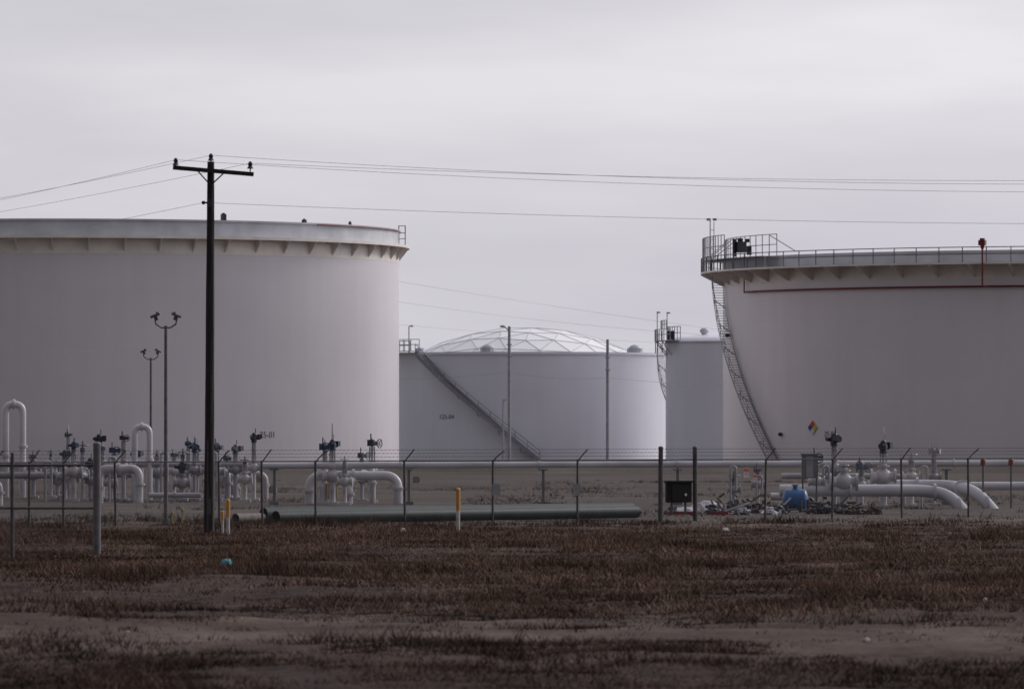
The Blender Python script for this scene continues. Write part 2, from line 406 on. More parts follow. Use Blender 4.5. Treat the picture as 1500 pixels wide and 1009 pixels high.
def girder(parent,R,z,wd,step=2.9,drop=1.3,matn='trim',sk=.22):
    mb=MB(); ringwall(mb,[(R,z-.06),(R+wd,z-.06),(R+wd,z-sk),(R+wd+.03,z-sk),(R+wd+.03,z+.02),(R,z+.02)],160)
    gd=mb.obj('wind_girder',M[matn],parent)
    ringwall(MB(),[(R+.002,z-drop-.15),(R+.02,z-drop-.15),(R+.02,z-.08)],160).obj('cream_band',M[matn],parent,True)  # cream ring on the shell just below the girder
    n=int(2*math.pi*R/step); me=None
    for i in range(n):
        th=2*math.pi*(i+.5)/n
        if math.sin(th)<-.25: continue   # far side never seen
        if me is None:
            bb=MB(); t=Vector((0,1,0))*.05
            a=Vector((-R,0,z-.07)); b=Vector((-(R+wd-.05),0,z-.22)); c=Vector((-R,0,z-drop)); d=Vector((-(R+wd-.05),0,z-.07))
            vs=[p+s*t for s in(-1,1) for p in(a,d,b,c)]
            bb.add(vs,[(0,1,2,3),(7,6,5,4),(0,4,5,1),(1,5,6,2),(2,6,7,3),(3,7,4,0)])
            o=bb.obj('girder_bracket',M[matn],gd); me=o.data
        else:
            o=bpy.data.objects.new('girder_bracket',me); coll.objects.link(o); o.parent=gd
        o.rotation_euler=(0,0,th)
    return gd
def text(parent,s,R,th,z,h,m):
    cu=bpy.data.curves.new('t','FONT'); cu.body=s; cu.size=h*1.4; cu.align_x='CENTER'; cu.extrude=.006
    to=bpy.data.objects.new('t',cu); coll.objects.link(to); bpy.context.view_layer.update()
    me=bpy.data.meshes.new_from_object(to.evaluated_get(bpy.context.evaluated_depsgraph_get())); bpy.data.objects.remove(to)
    me.materials.clear(); me.materials.append(m)
    for v in me.vertices:
        x,y,zz=v.co; a=th+x/R
        v.co=cp(R+.03+zz,a,z+y)
    o=bpy.data.objects.new('tank_number',me); coll.objects.link(o); o.parent=parent; return o

TC=lambda px,s: GP(px,s)
# A
RA=28.2; zA=18.72; topA=20.05
A=thing('storage_tank','huge white cylindrical oil tank with flared wind girder','storage tank',TC(105,17),'large oil storage tanks')
mb=ringwall(MB(),[(RA,-.3),(RA,topA),(RA-.12,topA),(RA-.12,topA-1.5)],192); shA=mb.obj('shell',M['tankA'],A,True)
mb=ringwall(MB(),[(RA+.004,zA+.03),(RA+.10,zA+.03),(RA+.10,topA-.12),(RA+.22,topA-.12),(RA+.22,topA+.03),(RA+.004,topA+.03)],192); mb.obj('top_rim',M['rim'],A)
mb=MB(); vs=[cp(RA-.1,2*math.pi*i/96,topA-1.2) for i in range(96)]+[Vector((0,0,topA-.9))]
mb.add(vs,[(i,(i+1)%96,96) for i in range(96)]); mb.obj('floating_roof',M['rim'],A)
girder(A,RA,zA,.9)
mb=MB(); mb.path([cp(RA+.27,rad(140+i),topA-.1) for i in range(34)],.045,6); mb.obj('foam_pipe',M['red'],A)
for px,hh,wd in((327,.5,.36),(445,.22,.3),(512,.2,.2)):
    th=bearing(A,RA,px); mb=MB(); p=cp(RA+.05,th,topA+.03+hh/2); mb.box(p,(wd,wd,hh),th); mb.cyl(p,p+Vector((0,0,hh/2+.1)),wd*.5,wd*.35,10); mb.obj('roof_vent',M['dark'],A)
mb=MB(); th=rad(176)
for k in (-.35,.2):
    p=cp(RA+.45+k,th,zA); mb.cyl(p,p+Vector((0,0,1.75)),.05,n=6)
for z in (.6,1.1,1.7): mb.cyl(cp(RA+.1,th,zA+z),cp(RA+.65,th,zA+z),.035,n=6)
mb.obj('access_ladder',M['stair'],A)
text(A,'25-01',RA,bearing(A,RA,392),2.35,.5,M['ink'])

# B
RB=31.8; zB=16.44; topB=17.45
Bt=thing('storage_tank','huge white cylindrical oil tank with spiral stairway and railing','storage tank',TC(1600,17),'large oil storage tanks')
ringwall(MB(),[(RB,-.3),(RB,topB),(RB-.12,topB),(RB-.12,topB-1.5)],192).obj('shell',M['tankB'],Bt,True)
ringwall(MB(),[(RB+.004,zB+.03),(RB+.06,zB+.03),(RB+.06,topB-.1),(RB+.16,topB-.1),(RB+.16,topB+.03),(RB+.004,topB+.03)],192).obj('top_rim',M['rim'],Bt)
mb=MB(); vs=[cp(RB-.1,2*math.pi*i/96,topB-1.2) for i in range(96)]+[Vector((0,0,topB-.9))]
mb.add(vs,[(i,(i+1)%96,96) for i in range(96)]); mb.obj('floating_roof',M['rim'],Bt)
WG=1.9
gB=girder(Bt,RB,zB,WG,step=3.2,drop=1.15,sk=.13)
mb=MB(); railing(mb,RB+WG-.03,-20,200,zB+.02,1.22,2.0,.042); mb.obj('walkway_railing',M['rail'],gB)
zr=14.55
mb=MB(); rr=RB+.25; a0=bearing(Bt,rr,1090); 
mb.path([cp(rr,a0+rad(i*1.5),zr) for i in range(86)],.08,8)
mb.path([cp(rr,a0,zr),cp(rr,a0,zB-.1)],.06,8)
rv=RB+WG+.12; th=bearing(Bt,rv,1439); mb.path([cp(rr,th,zr),cp(rv,th,zr),cp(rv,th,topB+.3)],.07,8)
mb.obj('firewater_pipe',M['red'],Bt)
mb=MB(); p=cp(rv,th,topB+.55); mb.box(p,(.5,.55,.42),th); mb.box(p+Vector((0,0,.28)),(.35,.35,.18),th); mb.cyl(p-Vector((0,0,.5)),p,.12,.2,8); mb.obj('foam_maker',M['red'],Bt)
aend=math.degrees(bearing(Bt,RB+.6,1138))
stairs(Bt,RB,1.0,aend,zB-.1,-.1,.95)
zP=zB+.95
mb=MB()
for a in range(1,30,3): mb.box(cp(RB+.7,rad(a),zP),(2.2,1.75,.06),rad(a))
for a in range(0,31,5):
    for q in(.0,1.7): mb.cyl(cp(RB+q,rad(a),zB),cp(RB+q,rad(a),zP),.06,n=6)
pl=mb.obj('platform',M['stair'],Bt)
mb=MB(); railing(mb,RB+1.75,-2,17,zP,2.0,.8,.04); railing(mb,RB-.2,-2,28,zP,1.9,1.2,.04); 
for a in(2,6,10): mb.cyl(cp(RB+1.75,rad(a),zP),cp(RB-.2,rad(a+3),zP+1.8),.035,n=6)
mb.path([cp(RB-.2,rad(26),zP+1.8),cp(RB+.2,rad(34),zP+.4)],.04,6); mb.obj('platform_railing',M['stair'],pl)
th=bearing(Bt,RB+.5,1086)
mb=MB(); p=cp(RB+.6,th,zP+.95); mb.box(p,(.7,1.2,.9),th); mb.box(p+Vector((.6,0,.55)),(.35,.4,.3)); mb.cyl(p+Vector((-.5,0,-.8)),p+Vector((-.5,0,.7)),.16,n=10); mb.cyl(p+Vector((0,0,.3)),p+Vector((0,0,.75)),.2,.25,10); mb.box(p+Vector((.75,0,-.3)),(.4,.4,.7)); mb.obj('gauge_box',M['dark'],Bt)
mb=MB(); p=cp(RB+1.35,rad(5),zB); mb.cyl(p,p+Vector((0,0,4.5)),.07,.05,8); mb.cyl(p+Vector((.32,0,0)),p+Vector((.32,0,4.3)),.04,n=6)
for z in (1.2,2.,2.8,3.6): mb.cyl(p+Vector((0,0,z)),p+Vector((.32,0,z)),.03,n=5)
ms=mb.obj('lamp_mast',M['galvl'],Bt)
for k in(-.15,.38): MB().box(p+Vector((k,0,4.5)),(.32,.28,.2)).obj('floodlight',M['galv'],ms)
th=bearing(Bt,RB,1191); n=cp(1,th,0); t=Vector((0,0,1)).cross(n); c=cp(RB+.05,th,3.15)
dn=bpy.data.objects.new('hazard_diamond',None); coll.objects.link(dn); dn.parent=Bt
for nm,mm,o in(('red_quadrant','redS',(0,1)),('blue_quadrant','blueS',(-1,0)),('yellow_quadrant','yelS',(1,0)),('white_quadrant','whiS',(0,-1))):
    cc=c+t*o[0]*.30+Vector((0,0,1))*o[1]*.30; r=.29; vs=[]
    for k in(0,.03): vs+=[cc+n*k+t*r,cc+n*k+Vector((0,0,r)),cc+n*k-t*r,cc+n*k-Vector((0,0,r))]
    m_=MB(); m_.add(vs,[(3,2,1,0),(4,5,6,7),(0,1,5,4),(1,2,6,5),(2,3,7,6),(3,0,4,7)])
    m_.obj(nm,M[mm],dn)
text(Bt,'25-02',RB,bearing(Bt,RB,1216),2.45,.42,M['ink'])
for px,z,sz in((1145,2.6,.2),(1068,11.0,.22)):
    th=bearing(Bt,RB,px); mb=MB(); mb.ball(cp(RB+.15,th,z),sz,(1,1,.8),8,6); mb.cyl(cp(RB,th,z),cp(RB+.2,th,z),sz*.6); mb.obj('manway_fitting',M['dark'],Bt)

# C
RC=16.6; topC=3.5+104/13.3
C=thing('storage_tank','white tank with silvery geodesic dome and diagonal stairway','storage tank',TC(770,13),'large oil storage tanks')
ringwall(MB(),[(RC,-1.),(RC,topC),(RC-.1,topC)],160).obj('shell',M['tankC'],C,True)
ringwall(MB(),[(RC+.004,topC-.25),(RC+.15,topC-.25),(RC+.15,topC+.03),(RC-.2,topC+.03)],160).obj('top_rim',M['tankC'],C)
mb=MB(); vs=[cp(RC-.15,2*math.pi*i/96,topC-.05) for i in range(96)]+[Vector((0,0,topC+.1))]
mb.add(vs,[(i,(i+1)%96,96) for i in range(96)]); mb.obj('roof',M['rim'],C)
rd=12.2; rise=2.95; Rs=(rd*rd+rise*rise)/(2*rise)
bm=bmesh.new(); bmesh.ops.create_icosphere(bm,subdivisions=4,radius=Rs); bmesh.ops.rotate(bm,verts=bm.verts,matrix=Matrix.Rotation(.35,3,'X')@Matrix.Rotation(.2,3,'Z'))
bmesh.ops.bisect_plane(bm,geom=bm.verts[:]+bm.edges[:]+bm.faces[:],plane_co=(0,0,Rs-rise),plane_no=(0,0,1),clear_inner=True)
bmesh.ops.translate(bm,verts=bm.verts,vec=(0,0,topC+.05-(Rs-rise)))
mb=MB()
for e in bm.edges: mb.cyl(e.verts[0].co,e.verts[1].co,.05,n=4,cap=False)
bmesh.ops.split_edges(bm,edges=bm.edges[:])
me=bpy.data.meshes.new('dome'); bm.to_mesh(me); me.materials.append(M['dome']); bm.free()
do=bpy.data.objects.new('dome',me); coll.objects.link(do); do.parent=C
mb.obj('dome_rib_lattice',M['rim'],do)
for px in(715,930,615):
    th=bearing(C,RC-.8,px); mb=MB(); p=cp(RC-.8,th,topC); k=.85 if px!=615 else .5; mb.ball(p+Vector((0,0,.1)),k,(1,1,.95),14,10); mb.cyl(p,p+Vector((0,0,.5)),k*1.05); mb.obj('roof_vent',M['rim'],C)
stairs(C,RC,math.degrees(bearing(C,RC+.6,614)),math.degrees(bearing(C,RC+.6,790)),topC-.1,-.5,1.1,M['galv'],.22,.24,.045)
mb=MB(); 
for a in(26,30,34,38,42): mb.box(cp(RC+.5,rad(a),topC+.15),(1.6,1.4,.07),rad(a))
pc=mb.obj('platform',M['galv'],C)
mb=MB(); railing(mb,RC+1.2,24,44,topC+.18,1.1,.8,.045); railing(mb,RC-.2,24,44,topC+.18,1.3,1.4,.045); mb.obj('platform_railing',M['galv'],pc)
mb=MB(); p=cp(RC+.3,rad(40),topC); mb.cyl(p,p+Vector((0,0,2.9)),.06,n=6); mb.path([p+Vector((0,0,2.9)),p+Vector((.3,0,3.0))],.05,6); mb.ball(p+Vector((.3,0,2.95)),.22,(1,1,.5),8,6); mb.obj('lamp_mast',M['galv'],C)
text(C,'125-04',RC,bearing(C,RC,654),4.0,.5,M['ink'])

# D
RD=7.6; sD=13.6; topD=3.5+119/sD
D=thing('storage_tank','small white oil tank partly hidden behind larger tank','storage tank',TC(975+RD*sD,sD),'large oil storage tanks')
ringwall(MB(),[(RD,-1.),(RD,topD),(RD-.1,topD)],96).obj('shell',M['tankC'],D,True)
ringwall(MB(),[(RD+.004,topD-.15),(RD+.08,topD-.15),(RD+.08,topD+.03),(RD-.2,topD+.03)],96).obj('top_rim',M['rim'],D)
mb=MB(); prof=[(RD-.02,topD+.02)]+[(RD*math.cos(t*math.pi/2/6),topD+.02+.95*math.sin(t*math.pi/2/6)) for t in range(1,6)]+[(.02,topD+.97)]
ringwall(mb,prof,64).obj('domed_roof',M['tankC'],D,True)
mb=MB(); p=cp(4.6,rad(40),topD+.4); mb.ball(p+Vector((0,0,.75)),.5,(1,1,.7)); mb.cyl(p,p+Vector((0,0,.7)),.3); mb.obj('roof_vent',M['rim'],D)
stairs(D,RD,8,-70,topD-.1,-.5,.8,M['stair'])
mb=MB()
for a in(-2,8,18,28): mb.box(cp(RD+.4,rad(a),topD+.1),(1.6,1.6,.07),rad(a))
for a in(-6,2,12,22):
    for q in(-.2,1.1): mb.cyl(cp(RD+q,rad(a),topD-1.2),cp(RD+q,rad(a),topD+1.2),.05,n=6)
    mb.cyl(cp(RD+1.1,rad(a),topD+.1),cp(RD,rad(a),topD-1.4),.05,n=6)
pd=mb.obj('platform',M['galv'],D)
mb=MB(); railing(mb,RD+1.15,-8,34,topD+.12,1.2,.6,.045); railing(mb,RD-.2,-8,34,topD+.12,1.5,.6,.045); railing(mb,RD+.5,-6,20,topD+1.4,.9,.6,.04); mb.obj('platform_railing',M['galv'],pd)
for a,q,h in((0,.9,3.2),(16,.2,3.1)):
    mb=MB(); p=cp(RD+q,rad(a),topD); mb.cyl(p,p+Vector((0,0,h)),.05,n=6); mb.ball(p+Vector((.15,0,h)),.25,(1,1,.4),8,6); mb.obj('lamp_mast',M['galv'],D)
MB().box(cp(RD,rad(20),topD+.7),(.8,.7,.9)).obj('gauge_box',M['dark'],D)

# ---------------- utility pole
PS=gs(786); P0=GP(306,PS); up=thing('utility_pole','dark weathered wooden utility pole with crossarm standing in dry grass','utility pole',P0)
def L_(px,py,s=PS,base=P0): return W(px,py,s)-base
topz=L_(309,237).z
mb=MB(); n=24
mb.path([(0.06*i/n,0,-.4+(topz+.4)*i/n) for i in range(n+1)],.1,12)
vs=[]
for k,v in enumerate(mb.v):
    i=k//12; c=Vector((.06*i/n,0,0)); d=Vector((v[0],v[1],0))-c; r=(.165-.055*i/n)/.1*(1+.04*math.sin(k*3.1)); 
    vs.append((c.x+d.x*r,d.y*r,v[2]))
mb.v=vs; pole=mb.obj('pole_shaft',M['wood'],up,True)
a=L_(254,246);b=L_(372,256); d=(b-a); a+=Vector((0,-.19,0)); b+=Vector((0,-.19,0))
mb=MB(); ang=math.atan2(d.z,d.x); mb.box((a+b)/2,(d.length,.11,.13),Matrix.Rotation(-ang,3,'Y')); arm=mb.obj('crossarm',M['wood'],up)
for px in(291,331): MB().cyl(L_(px,252)+Vector((0,-.26,0)),L_(309,272)+Vector((0,-.15,0)),.022,n=6).obj('crossarm_brace',M['wood'],arm)
ins=[(258,238),(309,231),(367,243)]; tips=[]
for px,py in ins:
    p=L_(px,py)+Vector((0,-.19 if px!=309 else 0,0)); m_=MB(); m_.cyl(p+Vector((0,0,-.22)),p,.02,n=6); m_.cyl(p+Vector((0,0,-.10)),p+Vector((0,0,-.03)),.10,.07,10); m_.cyl(p+Vector((0,0,-.03)),p+Vector((0,0,.05)),.055,.075,10); m_.ball(p+Vector((0,0,.07)),.06,(1,1,1),8,6)
    m_.obj('insulator',M['dark'],arm if px!=309 else pole); tips.append(P0+p+Vector((0,0,.07)))
mb=MB(); p=L_(298,297); mb.cyl(p,p+Vector((.2,0,0)),.03,n=6); mb.ball(p,.06); mb.box(p+Vector((.2,0,-.02)),(.12,.3,.25)); mb.obj('cable_clamp',M['dark'],pole)
mb=MB(); mb.box((.0,-.19,.95),(.12,.05,.5)); mb.box((-.03,-.18,1.5),(.05,.03,3.)); mb.obj('ground_wire_guard',M['post'],pole)
clampP=P0+p
def wire(a,b,sag,r=.006,lab='thin grey overhead wire running between poles'):
    pts=[a.lerp(b,t/40)-Vector((0,0,4*sag*(t/40)*(1-t/40))) for t in range(41)]
    base=Vector(a); mb=MB(); mb.path([p-base for p in pts],r,5)
    o=mb.obj('overhead_wire',M['wire'],None,loc=base); tag(o,lab,'wire','overhead wires')
wire(tips[0],W(2500,262,44),.70); wire(tips[1],W(2500,244,46),.72); wire(tips[2],W(2500,240,44),.55)
wire(clampP+Vector((.1,0,0)),W(2500,318,45),.42)
wire(tips[0],W(-450,358,28),.45); wire(tips[1],W(-480,352,28),.45); wire(tips[2],W(-420,366,28.5),.35)
wire(clampP,W(-300,388,29),.3)
lab='thin overhead wire spanning between far poles'
wire(W(430,386,14),W(1300,512,11),.6,.017,lab); wire(W(430,418,14),W(1250,498,11),1.3,.017,lab); wire(W(430,460,14),W(1250,508,11),.9,.014,lab)

for px,py,lamp in((746,478,True),(890,497,False)):
    s=gs(672); b=GP(px,s); o=thing('utility_pole','slim grey wooden pole standing before the domed tank','utility pole',b,'slim poles near domed tank'); hh=(672-py)/s
    mb=MB(); mb.cyl((0,0,-1.),(0,0,hh),.18,.14,10); mb.obj('pole_shaft',M['galv'],o)
    if lamp:
        mb=MB(); mb.path([(0,0,hh-.5),(-.4,0,hh-.1),(-.6,0,hh)],.05,6); mb.ball((-.65,0,hh),.3,(1,.6,.4),8,6); mb.obj('street_light_head',M['galv'],o)
    for z in(hh-1.8,hh-3): MB().box((0,-.18,z),(.5,.12,.12)).obj('cable_bracket',M['galv'],o)
s=gs(672)
for y0,y1,sg in((545,553,.35),):
    wire(W(746,y0,s),W(890,y1,s),sg,.012,lab); wire(W(746,y0,s),W(480,y0+8,s*.98),.4,.012,lab); wire(W(890,y1,s),W(1200,y1+6,s*.98),.5,.012,lab)
mb=MB(); mb.cyl((0,0,-1.),(0,0,5.8),.09,.07,8); mb.cyl((0,0,5.6),(.3,0,5.8),.06); o=mb.obj('lamp_post',M['galv'],None,loc=GP(737,gs(674))); tag(o,'short slim grey post beside the domed tank','post')

# ---------------- flood lamp posts
def lamp_post(px,ptop,pb,label):
    s=gs(pb); b=GP(px,s); h=(pb-ptop)/s; o=thing('lamp_post',label,'lamp post',b,'twin floodlight posts in yard')
    mb=MB(); mb.cyl((0,0,-.1),(0,0,h-.35),.075,.055,10); mb.cyl((0,0,0),(0,0,.25),.14,.14,10); sh=mb.obj('post_shaft',M['gpost'],o,True)
    mb=MB(); pts=[Vector((-.38,0,h-.1)),Vector((-.34,0,h-.3)),Vector((-.15,0,h-.42)),Vector((.15,0,h-.42)),Vector((.34,0,h-.3)),Vector((.38,0,h-.1))]; mb.path(pts,.028,6); ar=mb.obj('lamp_bracket',M['gpost'],o)
    for sx in(-1,1):
        m_=MB(); R=Matrix.Rotation(sx*.4,3,'Y'); m_.box((sx*.36,-.03,h+.0),(.34,.30,.08),R); m_.box((sx*.33,0,h-.1),(.12,.2,.14),R); m_.cyl((sx*.3,0,h-.02),(sx*.3,0,h+.12),.05,.04,8)
        m_.obj('floodlight_head',M['gpost'],ar)
lamp_post(243,462,770,'tall grey twin floodlight post near the fence')
lamp_post(221,514,722,'grey twin floodlight post among white piping')

# ---------------- main fence
fa=GP(-60,44.3); fb=GP(1600,38.7); fd=(fb-fa); fl=fd.length; fz=math.atan2(fd.y,fd.x)
fence=thing('chain_link_fence','chain link fence with angled barbed wire arms around tank yard','fence',fa,None,fz)
def fx(px):
    k=(px-750)/F
    t=(fa.x-k*fa.y)/(k*fd.y-fd.x); return t*fl
posts=[-10,43,93,168,320,383,462,592,722,846,1122,1220,1320,1418,1515]
for px in posts+[968,1018]:
    x=fx(px); thick=px in(968,1018); mb=MB(); r=.085 if thick else .04; h=2.62 if thick else 2.2
    lx=random.uniform(-.05,.05)
    mb.cyl((x-lx,0,-.2),(x,0,h),r,n=10); mb.ball((x,0,h),r*1.15,(1,1,.7),8,6)
    po=mb.obj('fence_post',M['post'],fence)
    if not thick:
        j=random.uniform(-.04,.04); mb=MB(); mb.path([(x,0,2.15),(x+.10,-.08,2.32),(x+.30+j,-.22,2.58-j)],.024,6); mb.obj('barbed_wire_arm',M['post'],po)
MB().cyl((0,0,2.2),(fl,0,2.2),.022,n=6).obj('top_rail',M['post'],fence)
for k,(dx,dy,z) in enumerate(((.12,-.09,2.34),(.21,-.15,2.46),(.30,-.22,2.58))):
    mb=MB(); mb.path([(i*fl/60,dy,z) for i in range(61)],.007,4)
    for i in range(0,int(fl*6)):
        x=i/6.+k*.05; mb.cyl((x-.02,dy,z-.03),(x+.02,dy,z+.03),.005,n=3,cap=False)
    mb.obj('barbed_wire',M['post'],fence)
mb=MB(); mb.add([(0,.03,.05),(fl,.03,.05),(fl,.03,2.2),(0,.03,2.2)],[(0,1,2,3)]); mb.obj('chain_link_mesh',M['chain'],fence)
# near gate section
sN=gs(820); gb=GP(142,sN); ln=(142+120)/sN
gate=thing('metal_gate_fence','grey pipe-rail gate with chain link beside thick post','fence',gb)
mb=MB(); mb.cyl((0,0,-.3),(0,0,3.5-(650-620)/sN),.10,n=14); mb.ball((0,0,2.97),.105,(1,1,.6)); mb.obj('gate_post',M['gpost'],gate,True)
for y in(681,744): MB().cyl((-ln,0,3.5-(y-620)/sN),(-.1,0,3.5-(y-620)/sN),.028,n=8).obj('gate_rail',M['post'],gate)
for px in(18,-60): x=(px-142)/sN; MB().cyl((x,0,-.1),(x,0,2.75),.05,n=8).obj('gate_upright',M['post'],gate)
mb=MB(); mb.add([(-ln,.05,.1),(-.1,.05,.1),(-.1,.05,2.43),(-ln,.05,2.43)],[(0,1,2,3)]); mb.obj('chain_link_mesh',M['chain'],gate)
mb=MB(); mb.cyl((0,0,.06),(2.4,.3,.1),.05,n=8); mb.cyl((0,.4,.06),(2.4,.7,.08),.05,n=8); mb.cyl((.5,0,.1),(.6,.5,.1),.03,n=6); mb.cyl((1.8,.2,.1),(1.9,.7,.1),.03,n=6)
o=mb.obj('fallen_rail',M['post'],None,loc=GP(-60,gs(790))); tag(o,'fallen steel rail frame lying in dry weeds','rail')

# ---------------- signs on fence
def fpos(px,py):
    x=fx(px); p=fa+fd*(x/fl); s=F/p.y; return Vector((p.x,p.y,H+(620-py)/s))
def sign(px,py,wd,hh,top,label,body='whiS'):
    p=fpos(px,py)+Vector((0,-.12,0)); o=thing('warning_sign',label,'sign',p,None,fz)
    mb=MB(); mb.box((0,0,0),(wd,.012,hh)); b=mb.obj('sign_board',M[body],o)
    if top: m_=MB(); m_.box((0,-.010,hh*.28),(wd*.94,.004,hh*.34)); m_.obj('sign_header',M[top],b); m_=MB(); [m_.box((0,-.010,-hh*(.05+.13*k)),(wd*.7,.004,hh*.05)) for k in range(3)]; m_.obj('sign_lettering',M['ink'],b)
sign(1093,692,.24,.34,'redS','small white sign with red header hung on fence','wplas'); 
sign(1106,700,.2,.28,'redS','small white sign with red header hung on fence','wplas')
sign(727,717,.34,.42,None,'small dark grey plate hung on fence','cabinet'); sign(845,717,.34,.42,None,'small dark grey plate hung on fence','cabinet')
p=fpos(994,721); o=thing('meter_box','black equipment box mounted between two thick fence posts','equipment box',p+Vector((0,.1,-.78)),None,fz)
mb=MB(); mb.box((0,0,.78),(.95,.3,.72)); mb.box((0,-.02,1.17),(1.02,.4,.06)); mb.box((-.2,-.16,.78),(.4,.03,.6)); bx=mb.obj('box_body',M['black'],o)
for x in(-.3,.3): MB().box((x,0,.2),(.06,.06,.45)).obj('box_leg',M['post'],o)
MB().cyl((.2,-.15,.70),(.2,-.18,.70),.05,n=12).obj('dial_gauge',M['wplas'],bx)

# ---------------- steel pipes on ground
def bigpipe(pa,sa,pb,sb,r,z,label,mt='green'):
    a=GP(pa,sa)+Vector((0,0,z)); b=GP(pb,sb)+Vector((0,0,z)); d=b-a
    o=thing('steel_pipe',label,'pipe',a,'long pipes stacked on ground')
    n=24; mb=MB(); u=d.normalized(); x=u.orthogonal().normalized(); y=u.cross(x)
    vs=[]
    for base,rr in((Vector((0,0,0)),r*.93),(Vector((0,0,0)),r),(d,r),(d,r*.93)):
        for i in range(n):
            t=2*math.pi*i/n; vs.append(base+(x*math.cos(t)+y*math.sin(t))*rr)
    vs0=[v+u*1.2 for v in vs[:n]]; vs=vs0+vs
    fs=[(k*n+i,k*n+(i+1)%n,(k+1)*n+(i+1)%n,(k+1)*n+i) for k in range(4) for i in range(n)]
    mb.add(vs,fs); mb.obj('pipe_wall',M[mt],o,True)
    MB().cyl(u*.3,u*.4,r*.92,n=n).obj('pipe_bore_shade',M['black'],o)  # black discs set inside the ends imitate shade in the hollow pipe
    MB().cyl(d-u*.2,d-u*.1,r*.92,n=n).obj('pipe_bore_shade',M['black'],o)
    return o
bigpipe(404,gs(769),932,gs(760),.23,.27,'long dark green coated steel pipe lying on ground')
bigpipe(386,gs(765),925,gs(756.5),.23,.30,'long dark green coated steel pipe lying on ground')
bigpipe(345,gs(767.5),384,gs(766.6),.17,.20,'short pale grey pipe end beside green pipes','conc')
for px in(440,600,760,900):
    mb=MB(); mb.box((0,0,.03),(.25,1.6,.10)); o=mb.obj('timber_skid',M['wood'],None,loc=GP(px,gs(767-9*(px-386)/540))); tag(o,'dark timber skid under green pipes','timber','timber skids')

# ---------------- markers
def marker(px,ptop,pb,label,w_=.06,fr=.45):
    s=gs(pb); h=(pb-ptop)/s; o=thing('pipeline_marker',label,'marker post',GP(px,s),'yellow and white pipeline markers')
    mb=MB(); mb.cyl((0,0,-.1),(0,0,h*(1-fr)),w_,n=10); mb.obj('marker_post',M['wplas'],o,True)
    mb=MB(); mb.cyl((0,0,h*(1-fr)),(0,0,h-.03),w_*1.15,n=10); mb.ball((0,0,h-.03),w_*1.15,(1,1,.7),10,6); mb.obj('marker_cap',M['yellow'],o,True)
marker(671,715,783,'yellow topped white pipeline marker post in grass',.06,.48); marker(334,731,789,'yellow topped white marker post beside pole',.055,.45)
marker(326,748,787,'short yellow and white marker beside utility pole',.04,.35)
for px,a,b in((267,746,771),(252,752,770)):
    s=gs(b); mb=MB(); mb.cyl((0,0,0),(0,0,(b-a)/s),.035,.03,8); mb.ball((0,0,(b-a)/s),.06,(1,1,1.4),8,6); mb.cyl((0,0,.1),(0,0,.16),.07,n=8); o=mb.obj('ground_stake',M['pig'],None,loc=GP(px,s)); tag(o,'small dull yellow stake by fence','stake','stakes')

# ---------------- pipework
def elbowpath(pts,rad_=.35,k=6):
    pts=[Vector(p) for p in pts]; out=[pts[0]]
    for i in range(1,len(pts)-1):
        a=(pts[i-1]-pts[i]); b=(pts[i+1]-pts[i]); r=min(rad_,a.length*.49,b.length*.49); A_=pts[i]+a.normalized()*r; B_=pts[i]+b.normalized()*r
        for j in range(k+1):
            t=j/k; out.append(A_.lerp(pts[i],t).lerp(pts[i].lerp(B_,t),t))
    out.append(pts[-1]); return out
def flange(mb,p,axis,r,t=.05):
    ax={'X':Vector((1,0,0)),'Y':Vector((0,1,0)),'Z':Vector((0,0,1))}[axis]
    mb.cyl(p-ax*t,p-ax*.004,r,n=14); mb.cyl(p+ax*.004,p+ax*t,r,n=14)
def pipeloop(pts,r,label,s,px0,mt='white',flr=True,name='pipe_loop',rad_=.4):
    base=GP(px0,s); P=[Vector(((a-750)/s,F/s+dd,z))-base for a,z,dd in pts]
    o=thing(name,label,'pipe',base,'white yard pipework')
    mb=MB(); mb.path(elbowpath(P,rad_),r,14,cap=True); mb.obj('pipe_run',M[mt],o,True)
    if flr:
        for a,b in zip(P,P[1:]):
            d=(b-a)
            if d.length<.5: continue
            ax='Z' if abs(d.z)>abs(d.x)+abs(d.y) else ('X' if abs(d.x)>abs(d.y) else 'Y')
            m_=MB(); flange(m_,a.lerp(b,.5 if ax!='Z' else .45),ax,r*1.45); m_.obj('flange',M[mt],o,True)
    return o
s0=34
o=thing('long_pipeline','long pale elevated pipeline on low supports crossing the yard','pipe',GP(385,s0),'white yard pipework')
ln=(1600-385)/s0; z0=H-(682-620)/s0
MB().cyl((0,0,z0),(ln,0,z0+.12),.14,n=16).obj('pipe_run',M['lpipe'],o,True)
for k in range(1,6): MB().cyl((k*ln/6-.04,0,z0+k*.02),(k*ln/6+.04,0,z0+k*.02),.20,n=14).obj('flange',M['lpipe'],o,True)
for k in range(0,7): mb=MB(); x=.5+k*(ln-1)/6; mb.box((x,0,(z0-.14)/2),(.12,.12,z0-.14)); mb.box((x,0,z0-.17),(.4,.3,.06)); mb.box((x,0,.05),(.4,.4,.2)); mb.obj('pipe_support',M['cabinet'],o)

